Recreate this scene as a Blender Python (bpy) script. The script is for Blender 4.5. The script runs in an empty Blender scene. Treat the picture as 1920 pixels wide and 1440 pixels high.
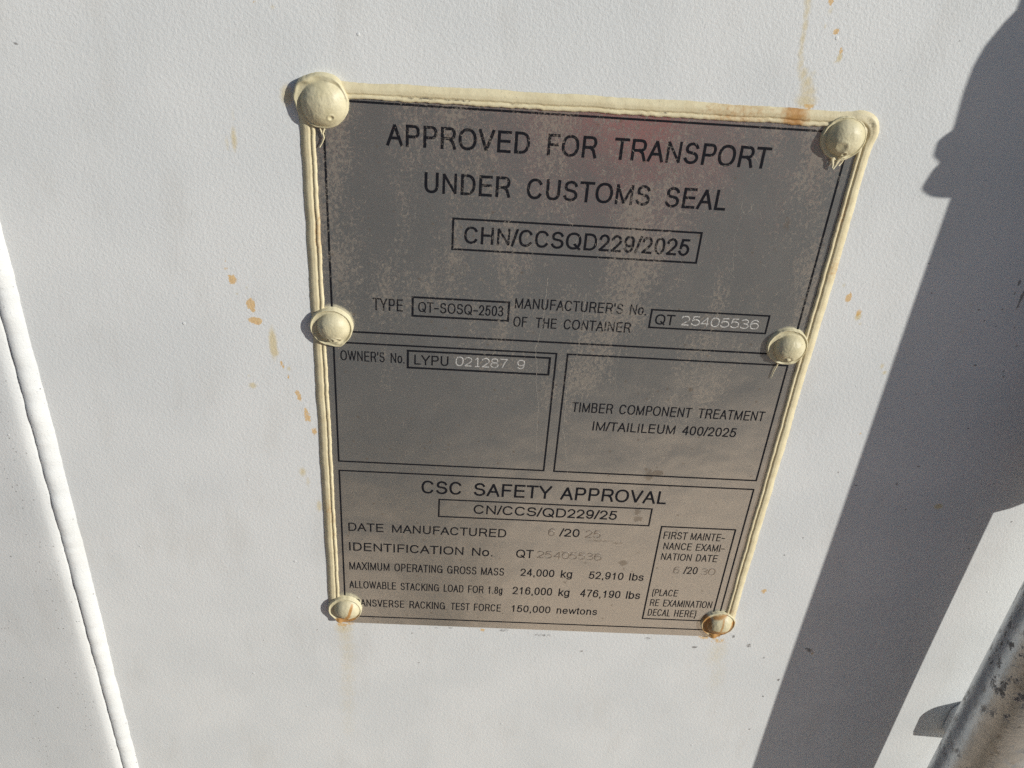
import bpy, bmesh, math, random
import numpy as np
from math import radians, sin, cos, pi
from mathutils import Vector, Matrix, noise as mnoise

random.seed(7)
rng = np.random.default_rng(7)
S = bpy.context.scene
COL = S.collection
H = 1.36                      # height of the plate's centre above the ground, metres

# ------------------------------------------------------------------ camera, sky, sun, exposure
cam_data = bpy.data.cameras.new("camera")
cam_data.sensor_width = 36.0
cam_data.lens = 36.0 * 1773.0 / 1920.0
cam_data.clip_start = 0.005
cam_data.clip_end = 400.0
cam = bpy.data.objects.new("camera", cam_data)
COL.objects.link(cam)
right = Vector((0.99772261, -0.00857874, 0.06690297))
up = Vector((-0.05067663, 0.55924802, 0.82745002))
fwd = Vector((0.04451383, 0.828956, -0.55753965))
rot = Matrix((right, up, -fwd)).transposed().to_4x4()
cam.matrix_world = Matrix.Translation((-0.03806, -0.33325, H + 0.23899)) @ rot
S.camera = cam

SUN = Vector((1.61, -1.0, 0.75)).normalized()       # towards the sun
el = math.asin(SUN.z)
world = bpy.data.worlds.new("World")
S.world = world
world.use_nodes = True
wn = world.node_tree
wn.nodes.clear()
sky = wn.nodes.new("ShaderNodeTexSky")
sky.sky_type = 'NISHITA'
sky.sun_disc = False
sky.sun_elevation = el
sky.sun_rotation = math.atan2(SUN.x, SUN.y)
sky.air_density = 1.0
sky.dust_density = 0.3
sky.ozone_density = 3.0
bg = wn.nodes.new("ShaderNodeBackground")
bg.inputs[1].default_value = 0.069
wo = wn.nodes.new("ShaderNodeOutputWorld")
wn.links.new(sky.outputs[0], bg.inputs[0])
wn.links.new(bg.outputs[0], wo.inputs[0])

sl = bpy.data.lights.new("sun", 'SUN')
sl.energy = 4.15
sl.angle = radians(0.53)
sl.color = (1.0, 0.985, 0.92)
so = bpy.data.objects.new("sun", sl)
COL.objects.link(so)
so.rotation_euler = SUN.to_track_quat('Z', 'Y').to_euler()

S.view_settings.view_transform = 'Standard'
S.view_settings.look = 'None'
S.view_settings.gamma = 1.0
S.view_settings.exposure = 0.0
S.view_settings.use_curve_mapping = False
S.cycles.use_denoising = False
S.cycles.denoiser = 'OPENIMAGEDENOISE'
S.cycles.denoising_input_passes = 'RGB_ALBEDO_NORMAL'
S.cycles.denoising_prefilter = 'ACCURATE'
S.cycles.max_bounces = 6
S.cycles.use_adaptive_sampling = False
S.cycles.sample_clamp_indirect = 3.0
try:
    S.cycles.sampling_pattern = 'BLUE_NOISE'
except Exception:
    pass

# ------------------------------------------------------------------ helpers
def tag(o, label=None, cat=None, group=None, kind=None):
    for k, v in (("label", label), ("category", cat), ("group", group), ("kind", kind)):
        if v:
            o[k] = v
    return o

def thing(name, loc_mm, label, cat, group=None):
    o = bpy.data.objects.new(name, None)
    o.empty_display_size = 0.02
    COL.objects.link(o)
    o.location = P(*loc_mm)
    tag(o, label, cat, group)
    return o

def P(x, y, z):
    """millimetres round the plate's centre -> metres in the world (x right, y into the wall, z up)"""
    return (x * 0.001, y * 0.001, z * 0.001 + H)

def mesh(name, verts, faces, mats, parent=None, smooth=False, midx=None, mm=True):
    me = bpy.data.meshes.new(name)
    if mm:
        v = np.asarray(verts, float) * 0.001
        v[:, 2] += H
    else:
        v = np.asarray(verts, float)
    me.from_pydata(v.tolist(), [], [tuple(int(i) for i in f) for f in faces])
    if not isinstance(mats, (list, tuple)):
        mats = [mats]
    for m in mats:
        me.materials.append(m)
    if midx is not None:
        me.polygons.foreach_set("material_index", np.asarray(midx, np.int32))
    if smooth:
        me.polygons.foreach_set("use_smooth", np.ones(len(me.polygons), bool))
    me.update()
    o = bpy.data.objects.new(name, me)
    COL.objects.link(o)
    if parent is not None:
        o.parent = parent
        loc = Vector((0, 0, 0))
        q = parent
        while q is not None:
            loc += Vector(q.location)
            q = q.parent if q.type == 'EMPTY' or q.parent is not None else None
        o.matrix_parent_inverse = Matrix.Translation(-root_loc(parent))
    return o

def root_loc(p):
    """world position of a parent: every mesh sits at its root's origin with an inverse offset"""
    return Vector(p.location) if p.type == 'EMPTY' else Vector((0, 0, 0))

def grid_faces(nr, nc, wrap=False):
    r = np.arange(nr - 1)[:, None] * nc
    c = np.arange(nc if wrap else nc - 1)[None, :]
    c2 = (c + 1) % nc
    return np.stack([r + c, r + c2, r + nc + c2, r + nc + c], -1).reshape(-1, 4)

def vattr(o, name, data):
    a = o.data.color_attributes.new(name, 'FLOAT_COLOR', 'POINT')
    d = np.ones((len(o.data.vertices), 4), np.float32)
    d[:, :3] = data
    a.data.foreach_set("color", d.ravel())

def fbm(x, z, sc, seed=0.0, oct=3):
    """vectorless value noise for outlines (scalar args)"""
    return mnoise.fractal(Vector((x * sc + seed, z * sc - seed * 1.7, seed * 0.37)), 1.0, 2.0, oct)

# ---- node helper
class NT:
    def __init__(s, name):
        s.m = bpy.data.materials.new(name)
        s.m.use_nodes = True
        s.t = s.m.node_tree
        s.t.nodes.clear()
        s.out = s.n("ShaderNodeOutputMaterial")
        tc = s.n("ShaderNodeTexCoord")
        sc = s.n("ShaderNodeVectorMath", operation='SCALE')
        s.l(tc.outputs["Object"], sc.inputs[0])
        sc.inputs["Scale"].default_value = 1000.0
        s.mm = sc.outputs[0]           # object position in millimetres
    def n(s, t, **kw):
        x = s.t.nodes.new(t)
        for k, v in kw.items():
            setattr(x, k, v)
        return x
    def l(s, a, b):
        s.t.links.new(a, b)
    def put(s, sock, v):
        if isinstance(v, bpy.types.NodeSocket):
            s.l(v, sock)
        elif v is not None:
            sock.default_value = v
    def math(s, op, a, b=None, c=None, clamp=False):
        x = s.n("ShaderNodeMath", operation=op, use_clamp=clamp)
        s.put(x.inputs[0], a); s.put(x.inputs[1], b); s.put(x.inputs[2], c)
        return x.outputs[0]
    def step(s, v, lo, hi, a=0.0, b=1.0):
        x = s.n("ShaderNodeMapRange", interpolation_type='SMOOTHSTEP')
        s.put(x.inputs[0], v)
        for i, q in enumerate((lo, hi, a, b)):
            x.inputs[i + 1].default_value = q
        return x.outputs[0]
    def noise(s, scale, detail=2.0, rough=0.5, stretch=None, vec=None, dist=0.0, off=None):
        x = s.n("ShaderNodeTexNoise")
        v = vec or s.mm
        if stretch or off:
            mp = s.n("ShaderNodeMapping")
            s.l(v, mp.inputs[0])
            if stretch:
                mp.inputs["Scale"].default_value = stretch
            if off:
                mp.inputs["Location"].default_value = off
            v = mp.outputs[0]
        s.l(v, x.inputs["Vector"])
        x.inputs["Scale"].default_value = scale
        x.inputs["Detail"].default_value = detail
        x.inputs["Roughness"].default_value = rough
        x.inputs["Distortion"].default_value = dist
        return x.outputs["Fac"]
    def voro(s, scale, stretch=None, rnd=1.0):
        x = s.n("ShaderNodeTexVoronoi")
        v = s.mm
        if stretch:
            mp = s.n("ShaderNodeMapping")
            s.l(v, mp.inputs[0])
            mp.inputs["Scale"].default_value = stretch
            v = mp.outputs[0]
        s.l(v, x.inputs["Vector"])
        x.inputs["Scale"].default_value = scale
        x.inputs["Randomness"].default_value = rnd
        return x.outputs["Distance"], x.outputs["Color"]
    def sep(s, c):
        x = s.n("ShaderNodeSeparateColor")
        s.l(c, x.inputs[0])
        return x.outputs
    def mix(s, f, a, b, blend='MIX'):
        x = s.n("ShaderNodeMix", data_type='RGBA', blend_type=blend)
        s.put(x.inputs[0], f)
        s.put(x.inputs[6], a + (1,) if isinstance(a, tuple) else a)
        s.put(x.inputs[7], b + (1,) if isinstance(b, tuple) else b)
        return x.outputs[2]
    def attr(s, name):
        return s.n("ShaderNodeAttribute", attribute_name=name).outputs["Color"]
    def bump(s, h, dist_mm, strength=1.0, normal=None):
        x = s.n("ShaderNodeBump")
        s.l(h, x.inputs["Height"])
        x.inputs["Distance"].default_value = dist_mm * 0.001
        x.inputs["Strength"].default_value = strength
        if normal is not None:
            s.l(normal, x.inputs["Normal"])
        return x.outputs[0]
    def bsdf(s, col, rough, metal=0.0, spec=0.5, normal=None, link=True):
        x = s.n("ShaderNodeBsdfPrincipled")
        s.put(x.inputs["Base Color"], col + (1,) if isinstance(col, tuple) else col)
        s.put(x.inputs["Roughness"], rough)
        s.put(x.inputs["Metallic"], metal)
        s.put(x.inputs["Specular IOR Level"], spec)
        if normal is not None:
            s.l(normal, x.inputs["Normal"])
        if link:
            s.l(x.outputs[0], s.out.inputs[0])
        return x

# ------------------------------------------------------------------ materials
def wall_material():
    k = NT("white_paint")
    n1 = k.noise(1.0, 2.5, 0.55)
    n2 = k.noise(2.1, 1.0, 0.5)
    big = k.noise(0.02, 2.0)
    # orange peel: rounded bumps with pits between
    h = k.math('ADD', k.math('MULTIPLY', n1, 1.0), k.math('MULTIPLY', n2, 0.28))
    # sparse grains of grit under the paint
    vd, vc = k.voro(0.11)
    gr = k.math('MULTIPLY', k.step(vd, 0.09, 0.04), k.math('GREATER_THAN', k.sep(vc)[0], 0.82))
    h = k.math('ADD', h, k.math('MULTIPLY', gr, 0.9))
    bp = k.bump(h, WALL_BUMP)
    st = k.sep(k.attr("stain_shade"))
    brk = k.noise(0.9, 4.0, 0.65)
    fine = k.noise(2.6, 2.0, 0.6)
    jit = k.math('ADD', k.math('MULTIPLY_ADD', brk, 0.9, -0.45), k.math('MULTIPLY_ADD', fine, 0.5, -0.25))
    rust = k.step(k.math('MULTIPLY_ADD', jit, 1.0, st[0]), 0.47, 0.63)
    tan = k.step(k.math('MULTIPLY_ADD', jit, 0.55, st[1]), 0.16, 0.85)
    dark = k.step(k.math('MULTIPLY_ADD', jit, 1.1, st[2]), 0.44, 0.68)
    col = k.mix(k.step(big, 0.35, 0.65), (0.69, 0.70, 0.695), (0.735, 0.74, 0.73))
    # faint grey-brown grime, drawn out downwards
    gr1 = k.step(k.noise(0.05, 5.0, 0.65, stretch=(1.0, 1.0, 0.32)), 0.48, 0.72)
    col = k.mix(k.math('MULTIPLY', gr1, 0.13), col, (0.42, 0.38, 0.32))
    # tiny specks of dirt caught in pits
    for sc, th, keep, amt in ((0.34, 0.16, 0.80, 0.75), (0.85, 0.20, 0.86, 0.5), (0.13, 0.07, 0.72, 0.8)):
        d, c = k.voro(sc)
        d = k.math('ADD', d, k.math('MULTIPLY_ADD', fine, 0.16, -0.08))
        sp = k.math('MULTIPLY', k.step(d, th, th * 0.45), k.math('GREATER_THAN', k.sep(c)[1], keep))
        col = k.mix(k.math('MULTIPLY', sp, amt), col, (0.16, 0.145, 0.135))
    col = k.mix(k.math('MULTIPLY', tan, 0.74), col, (0.66, 0.54, 0.29))
    rc = k.mix(k.noise(0.5, 3.0), (0.66, 0.36, 0.085), (0.74, 0.50, 0.19))
    col = k.mix(k.math('MULTIPLY', rust, k.math('MULTIPLY_ADD', fine, 0.5, 0.52)), col, rc)
    col = k.mix(k.math('MULTIPLY', dark, 0.7), col, (0.10, 0.085, 0.08))
    k.bsdf(col, k.math('MULTIPLY_ADD', n1, 0.2, 0.42), 0.0, 0.35, bp)
    return k.m

WALL_BUMP = 0.145

def cream_material(name, base, tint, bump_mm):
    k = NT(name)
    a = k.sep(k.attr("stain_shade"))
    n = k.noise(0.8, 4.0, 0.6)
    f = k.noise(5.0, 2.0, 0.6)
    g = k.noise(0.16, 3.0, 0.6)
    col = k.mix(k.step(g, 0.35, 0.68), base, tint)
    jit = k.math('MULTIPLY_ADD', n, 0.8, -0.4)
    col = k.mix(k.math('MULTIPLY', k.step(n, 0.60, 0.72), 0.25), col, (0.30, 0.25, 0.17))
    vd, vc = k.voro(0.75)
    sp = k.math('MULTIPLY', k.step(k.math('ADD', vd, k.math('MULTIPLY_ADD', f, 0.2, -0.1)), 0.17, 0.07), k.math('GREATER_THAN', k.sep(vc)[0], 0.8))
    col = k.mix(k.math('MULTIPLY', sp, 0.6), col, (0.16, 0.13, 0.10))
    rc = k.mix(k.noise(0.7, 3.0), (0.30, 0.12, 0.025), (0.55, 0.30, 0.09))
    col = k.mix(k.step(k.math('MULTIPLY_ADD', jit, 0.7, a[0]), 0.16, 0.62, 0.0, 0.92), col, rc)
    col = k.mix(k.step(k.math('MULTIPLY_ADD', jit, 0.9, a[2]), 0.40, 0.62, 0.0, 0.85), col, (0.09, 0.075, 0.06))
    bp = k.bump(k.math('ADD', k.math('MULTIPLY', n, 0.7), k.math('MULTIPLY', f, 0.3)), bump_mm)
    k.bsdf(col, k.math('MULTIPLY_ADD', n, 0.15, 0.40), 0.0, 0.4, bp)
    return k.m

def residue_mask(k):
    """weathered film residue: speckled patches drawn out downwards (shared by the metal and the ink)"""
    region = k.noise(0.030, 3.0, 0.6, stretch=(1.0, 1.0, 0.40), off=(3.1, 0, 5.2))
    sx = k.n("ShaderNodeSeparateXYZ")
    k.l(k.mm, sx.inputs[0])
    zrel = k.math('SUBTRACT', sx.outputs[2], H * 1000.0)
    upper = k.step(zrel, -45.0, 60.0, 0.0, 0.17)
    clump = k.noise(0.75, 5.0, 0.75, stretch=(1.0, 1.0, 0.75), dist=0.8)
    v = k.math('ADD', k.math('ADD', region, upper), k.math('MULTIPLY_ADD', clump, 1.0, -0.5))
    return k.step(v, 0.66, 0.84), clump, zrel

def plate_material():
    k = NT("stainless_sheet")
    res, clump, zrel = residue_mask(k)
    fine = k.noise(3.0, 3.0, 0.6)
    brush = k.noise(1.0, 3.0, 0.6, stretch=(0.35, 1.0, 6.0))
    cloud = k.noise(0.035, 4.0, 0.6)
    met = k.mix(cloud, PLATE_A, PLATE_B)
    met = k.mix(k.math('MULTIPLY', k.step(brush, 0.3, 0.7), 0.14), met, (0.40, 0.38, 0.36))
    rough = k.math('ADD', k.math('MULTIPLY_ADD', fine, 0.10, PLATE_ROUGH), k.math('MULTIPLY_ADD', cloud, 0.14, -0.07))
    # dust: fine pale specks everywhere + residue patches + a few brown marks
    dust = k.math('MULTIPLY', k.step(k.noise(1.6, 4.0, 0.8), 0.60, 0.82), 0.35)
    vd, vc = k.voro(0.42)
    pale = k.math('MULTIPLY', k.step(vd, 0.14, 0.05), k.math('GREATER_THAN', k.sep(vc)[0], 0.86))
    vd2, vc2 = k.voro(0.20)
    brn = k.math('MULTIPLY', k.step(k.math('ADD', vd2, k.math('MULTIPLY_ADD', fine, 0.3, -0.15)), 0.16, 0.05), k.math('GREATER_THAN', k.sep(vc2)[1], 0.80))
    a = k.sep(k.attr("stain_shade"))
    jit = k.math('MULTIPLY_ADD', k.noise(0.8, 4.0, 0.65), 0.9, -0.45)
    spot = k.step(k.math('ADD', a[0], jit), 0.40, 0.62, 0.0, 0.5)
    f = k.math('MAXIMUM', k.math('MULTIPLY', res, 0.44), k.math('MAXIMUM', dust, k.math('MULTIPLY', pale, 0.8)))
    h = k.math('ADD', k.math('MULTIPLY', k.noise(0.04, 2.0), 1.6), k.math('MULTIPLY', res, 0.05))
    bp = k.bump(k.math('ADD', h, k.math('MULTIPLY', fine, 0.03)), 0.30)
    m = k.bsdf(met, rough, 1.0, 0.5, bp, link=False)
    dc = k.mix(clump, (0.27, 0.215, 0.165), (0.42, 0.36, 0.29))
    d = k.bsdf(dc, 0.8, 0.0, 0.2, None, link=False)
    b = k.bsdf((0.12, 0.085, 0.055), 0.7, 0.0, 0.2, None, link=False)
    base = k.bsdf((0.34, 0.335, 0.32), 0.6, 0.0, 0.3, bp, link=False)      # thin overall film of dirt
    m0 = k.n("ShaderNodeMixShader"); m0.inputs[0].default_value = PLATE_FILM
    k.l(m.outputs[0], m0.inputs[1]); k.l(base.outputs[0], m0.inputs[2])
    m1 = k.n("ShaderNodeMixShader"); k.l(f, m1.inputs[0]); k.l(m0.outputs[0], m1.inputs[1]); k.l(d.outputs[0], m1.inputs[2])
    m2 = k.n("ShaderNodeMixShader")
    k.l(k.math('MAXIMUM', k.math('MULTIPLY', brn, 0.5), spot), m2.inputs[0]); k.l(m1.outputs[0], m2.inputs[1]); k.l(b.outputs[0], m2.inputs[2])
    k.l(m2.outputs[0], k.out.inputs[0])
    return k.m

PLATE_A, PLATE_B = (0.80, 0.79, 0.77), (0.86, 0.845, 0.82)
PLATE_ROUGH = 0.17
PLATE_FILM = 0.28

def ink_material():
    k = NT("black_ink")
    res, clump, zrel = residue_mask(k)
    scr = k.step(k.noise(0.9, 4.0, 0.7, stretch=(1.0, 1.0, 1.6), off=(9, 0, 2)), 0.43, 0.56)
    worn = k.math('MULTIPLY', res, k.math('MULTIPLY_ADD', scr, 0.88, 0.08))
    chip = k.step(k.noise(2.3, 3.0, 0.7), 0.70, 0.78, 0.0, 0.45)
    fac = k.math('MAXIMUM', worn, chip)
    i = k.bsdf(k.mix(k.noise(0.3, 3.0), (0.006, 0.007, 0.012), (0.018, 0.018, 0.021)), 0.5, 0.0, 0.12, None, link=False)
    t = k.n("ShaderNodeBsdfTransparent")
    mx = k.n("ShaderNodeMixShader")
    k.l(fac, mx.inputs[0]); k.l(i.outputs[0], mx.inputs[1]); k.l(t.outputs[0], mx.inputs[2])
    k.l(mx.outputs[0], k.out.inputs[0])
    return k.m

def scratch_material():
    k = NT("scratched_residue")
    i = k.bsdf((0.46, 0.41, 0.35), 0.7, 0.0, 0.2, None, link=False)
    t = k.n("ShaderNodeBsdfTransparent")
    mx = k.n("ShaderNodeMixShader")
    k.l(k.step(k.noise(0.9, 4.0, 0.7), 0.40, 0.62, 0.35, 1.0), mx.inputs[0])
    k.l(i.outputs[0], mx.inputs[1]); k.l(t.outputs[0], mx.inputs[2])
    k.l(mx.outputs[0], k.out.inputs[0])
    return k.m

def stamp_material(name, col, metal, rough, lo):
    k = NT(name)
    i = k.bsdf(col, rough, metal, 0.4, k.bump(k.noise(2.5, 3.0, 0.6), 0.1), link=False)
    t = k.n("ShaderNodeBsdfTransparent")
    mx = k.n("ShaderNodeMixShader")
    k.l(k.step(k.noise(1.5, 3.0, 0.7), lo, lo + 0.12, 0.0, 0.8), mx.inputs[0])
    k.l(i.outputs[0], mx.inputs[1]); k.l(t.outputs[0], mx.inputs[2])
    k.l(mx.outputs[0], k.out.inputs[0])
    return k.m

def galvanised_material():
    k = NT("galvanised_steel")
    n = k.noise(0.10, 5.0, 0.65)
    s = k.noise(0.20, 6.0, 0.72, stretch=(1.0, 1.0, 0.75))
    col = k.mix(k.step(n, 0.35, 0.65), (0.46, 0.495, 0.53), (0.58, 0.61, 0.635))
    blk = k.math('MULTIPLY', k.step(s, 0.53, 0.60), k.step(k.noise(0.032, 3.0), 0.42, 0.54))
    col = k.mix(k.math('MULTIPLY', blk, 0.85), col, (0.045, 0.042, 0.040))
    col = k.mix(k.step(k.noise(0.2, 4.0, 0.6, off=(5, 1, 7)), 0.56, 0.7, 0.0, 0.45), col, (0.22, 0.20, 0.17))
    bp = k.bump(k.math('ADD', k.noise(0.5, 4.0, 0.6), k.math('MULTIPLY', blk, -0.3)), 0.16)
    k.bsdf(col, k.math('MULTIPLY_ADD', n, 0.22, 0.20), k.math('MULTIPLY_ADD', blk, -0.8, 0.9), 0.5, bp)
    return k.m

def ground_material(name, c0, c1, c2):
    k = NT(name)
    n = k.noise(0.012, 8.0, 0.65)
    f = k.noise(0.06, 4.0, 0.7)
    col = k.mix(k.step(n, 0.3, 0.7), c0, c1)
    col = k.mix(k.step(f, 0.45, 0.7), col, c2)
    k.bsdf(col, 0.9, 0.0, 0.2, k.bump(f, 8.0))
    return k.m

def plain(name, col, rough=0.8, bump=0.0):
    k = NT(name)
    n = k.noise(0.08, 4.0)
    c2 = tuple(v * 0.8 for v in col)
    k.bsdf(k.mix(n, col, c2), rough, 0.0, 0.2, k.bump(k.noise(0.6, 3.0), bump) if bump else None)
    return k.m

M_WALL = wall_material()
M_BEAD = cream_material("cream_sealant", (0.71, 0.625, 0.415), (0.63, 0.54, 0.345), 0.14)
M_RIVET = cream_material("cream_painted_rivet", (0.64, 0.575, 0.385), (0.57, 0.505, 0.32), 0.10)
M_PLATE = plate_material()
M_INK = ink_material()
M_SCR = scratch_material()
M_STAMP = stamp_material("scraped_metal", (0.58, 0.56, 0.53), 0.2, 0.6, 0.50)
M_STAMP2 = stamp_material("embossed_metal", (0.55, 0.51, 0.47), 1.0, 0.38, 0.46)
M_GALV = galvanised_material()
M_GROUND = ground_material("shaded_ground", (0.055, 0.053, 0.05), (0.075, 0.072, 0.068), (0.04, 0.038, 0.036))  # shade on the farther ground, put into its colour
M_LIT_GROUND = ground_material("sunlit_ground", (0.84, 0.62, 0.42), (0.90, 0.68, 0.47), (0.78, 0.57, 0.38))  # sunlight on the near ground, put into its colour for the plate's reflection

# ------------------------------------------------------------------ ground
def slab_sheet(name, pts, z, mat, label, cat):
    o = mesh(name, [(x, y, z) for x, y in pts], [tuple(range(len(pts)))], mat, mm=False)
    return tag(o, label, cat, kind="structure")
slab_sheet("ground", [(-40, -40), (40, -40), (40, 40), (-40, 40)], 0.0, M_GROUND, "unseen dark ground, shade put into its colour", "ground")
slab_sheet("lit_ground_sheet", [(-5.0, 0.8), (5.0, -3.71), (5.0, 1.2), (-5.0, 1.2)], 0.012, M_LIT_GROUND, "unseen pale ground before the container, sunlight put into its colour", "lit_ground_sheet")  # added out of view; its slanting edge stands for the ground's shadow edge

# ------------------------------------------------------------------ the container door
WY = 0.5                       # the wall lies 0.5 mm behind the printed face of the plate
WORDS = [
    ('APPROVED', -72.67, -20.64, 116.22, 8.27, 'ink'),
    ('FOR', -14.24, 3.91, 116.22, 8.27, 'ink'),
    ('TRANSPORT', 10.02, 67.75, 116.22, 8.27, 'ink'),
    ('UNDER', -58.7, -26.57, 98.86, 8.27, 'ink'),
    ('CUSTOMS', -20.46, 26.04, 98.86, 8.27, 'ink'),
    ('SEAL', 31.78, 55.05, 98.86, 8.27, 'ink'),
    ('CHN/CCSQD229/2025', -43.18, 44.42, 79.05, 7.27, 'ink'),
    ('TYPE', -78.65, -66.53, 47.35, 5.61, 'ink'),
    ('QT-SOSQ-2503', -60.39, -25.94, 47.5, 4.84, 'ink'),
    ("MANUFACTURER'S", -21.56, 22.26, 51.64, 4.9, 'ink'),
    ('No.', 25.05, 31.77, 51.64, 4.9, 'ink'),
    ('OF', -21.7, -16.03, 43.1, 4.82, 'ink'),
    ('THE', -12.63, -3.93, 43.1, 4.82, 'ink'),
    ('CONTAINER', -1.09, 26.61, 43.1, 4.82, 'ink'),
    ('QT', 35.86, 43.98, 47.71, 4.89, 'ink'),
    ('25405536', 46.41, 78.8, 48.17, 4.03, 'stamp'),
    ("OWNER'S", -92.38, -73.96, 22.43, 5.0, 'ink'),
    ('No.', -71.54, -65.77, 22.43, 5.0, 'ink'),
    ('LYPU', -61.72, -47.47, 22.18, 4.86, 'ink'),
    ('021287', -44.75, -22.64, 22.77, 4.24, 'stamp'),
    ('9', -18.55, -15.05, 22.77, 4.24, 'stamp'),
    ('TIMBER', 6.51, 24.4, 1.87, 5.22, 'ink'),
    ('COMPONENT', 27.18, 58.88, 1.87, 5.22, 'ink'),
    ('TREATMENT', 61.75, 91.14, 1.87, 5.22, 'ink'),
    ('IM/TAILILEUM', 16.75, 53.21, -7.62, 5.02, 'ink'),
    ('400/2025', 56.4, 80.48, -7.62, 5.02, 'ink'),
    ('CSC', -57.78, -39.19, -48.29, 7.8, 'ink'),
    ('SAFETY', -33.72, 2.16, -48.29, 7.8, 'ink'),
    ('APPROVAL', 6.3, 55.74, -48.29, 7.8, 'ink'),
    ('CN/CCS/QD229/25', -33.3, 34.08, -59.36, 5.62, 'ink'),
    ('DATE', -91.95, -75.36, -73.57, 5.25, 'ink'),
    ('MANUFACTURED', -71.32, -17.11, -73.57, 5.25, 'ink'),
    ('/20', 8.02, 17.76, -71.32, 5.14, 'ink'),
    ('6', 2.89, 6.3, -71.02, 4.4, 'stamp2'),
    ('25', 20.25, 28.02, -71.02, 4.4, 'stamp2'),
    ('IDENTIFICATION', -91.89, -36.98, -86.38, 5.44, 'ink'),
    ('No.', -32.91, -22.89, -86.38, 5.44, 'ink'),
    ('QT', -11.59, -3.1, -86.38, 5.44, 'ink'),
    ('25405536', -1.77, 30.44, -85.82, 4.22, 'stamp2'),
    ('MAXIMUM', -92.2, -72.68, -99.1, 5.29, 'ink'),
    ('OPERATING', -70.35, -46.76, -99.1, 5.29, 'ink'),
    ('GROSS', -44.54, -30.13, -99.1, 5.29, 'ink'),
    ('MASS', -27.9, -16.57, -99.1, 5.29, 'ink'),
    ('24,000', -8.62, 8.2, -98.68, 5.09, 'ink'),
    ('kg', 11.4, 17.04, -98.68, 5.09, 'ink'),
    ('52,910', 25.32, 42.44, -98.68, 5.09, 'ink'),
    ('lbs', 45.47, 52.57, -98.68, 5.09, 'ink'),
    ('ALLOWABLE', -92.57, -69.55, -111.88, 5.12, 'ink'),
    ('STACKING', -67.31, -48.23, -111.88, 5.12, 'ink'),
    ('LOAD', -45.85, -35.99, -111.88, 5.12, 'ink'),
    ('FOR', -33.73, -25.99, -111.88, 5.12, 'ink'),
    ('1.8g', -23.72, -16.61, -111.88, 5.12, 'ink'),
    ('216,000', -11.59, 8.27, -111.57, 5.35, 'ink'),
    ('kg', 11.46, 16.99, -111.57, 5.35, 'ink'),
    ('476,190', 22.27, 42.64, -111.57, 5.35, 'ink'),
    ('lbs', 45.58, 52.66, -111.57, 5.35, 'ink'),
    ('TRANSVERSE', -92.81, -65.34, -124.63, 5.19, 'ink'),
    ('RACKING', -62.8, -44.86, -124.63, 5.19, 'ink'),
    ('TEST', -42.05, -32.36, -124.63, 5.19, 'ink'),
    ('FORCE', -30.26, -16.62, -124.63, 5.19, 'ink'),
    ('150,000', -11.24, 8.59, -124.34, 4.98, 'ink'),
    ('newtons', 11.7, 32.4, -124.34, 4.98, 'ink'),
    ('FIRST', 57.95, 69.45, -69.96, 4.78, 'ink'),
    ('MAINTE-', 71.08, 87.64, -69.96, 4.78, 'ink'),
    ('NANCE', 58.97, 72.72, -76.79, 4.63, 'ink'),
    ('EXAMI-', 74.81, 88.86, -76.79, 4.63, 'ink'),
    ('NATION', 58.99, 73.82, -83.81, 4.7, 'ink'),
    ('DATE', 76.05, 86.58, -83.81, 4.7, 'ink'),
    ('/20', 71.46, 78.35, -92.58, 5.01, 'ink'),
    ('6', 66.49, 69.7, -92.43, 4.18, 'stamp2'),
    ('30', 79.69, 87.43, -92.43, 4.18, 'stamp2'),
    ('(PLACE', 58.29, 71.19, -108.62, 4.72, 'ink'),
    ('RE', 58.27, 62.89, -115.98, 4.87, 'ink'),
    ('EXAMINATION', 65.0, 89.83, -115.98, 4.87, 'ink'),
    ('DECAL', 58.26, 69.78, -123.11, 5.0, 'ink'),
    ('HERE)', 71.78, 83.13, -123.11, 5.0, 'ink'),
]
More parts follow.
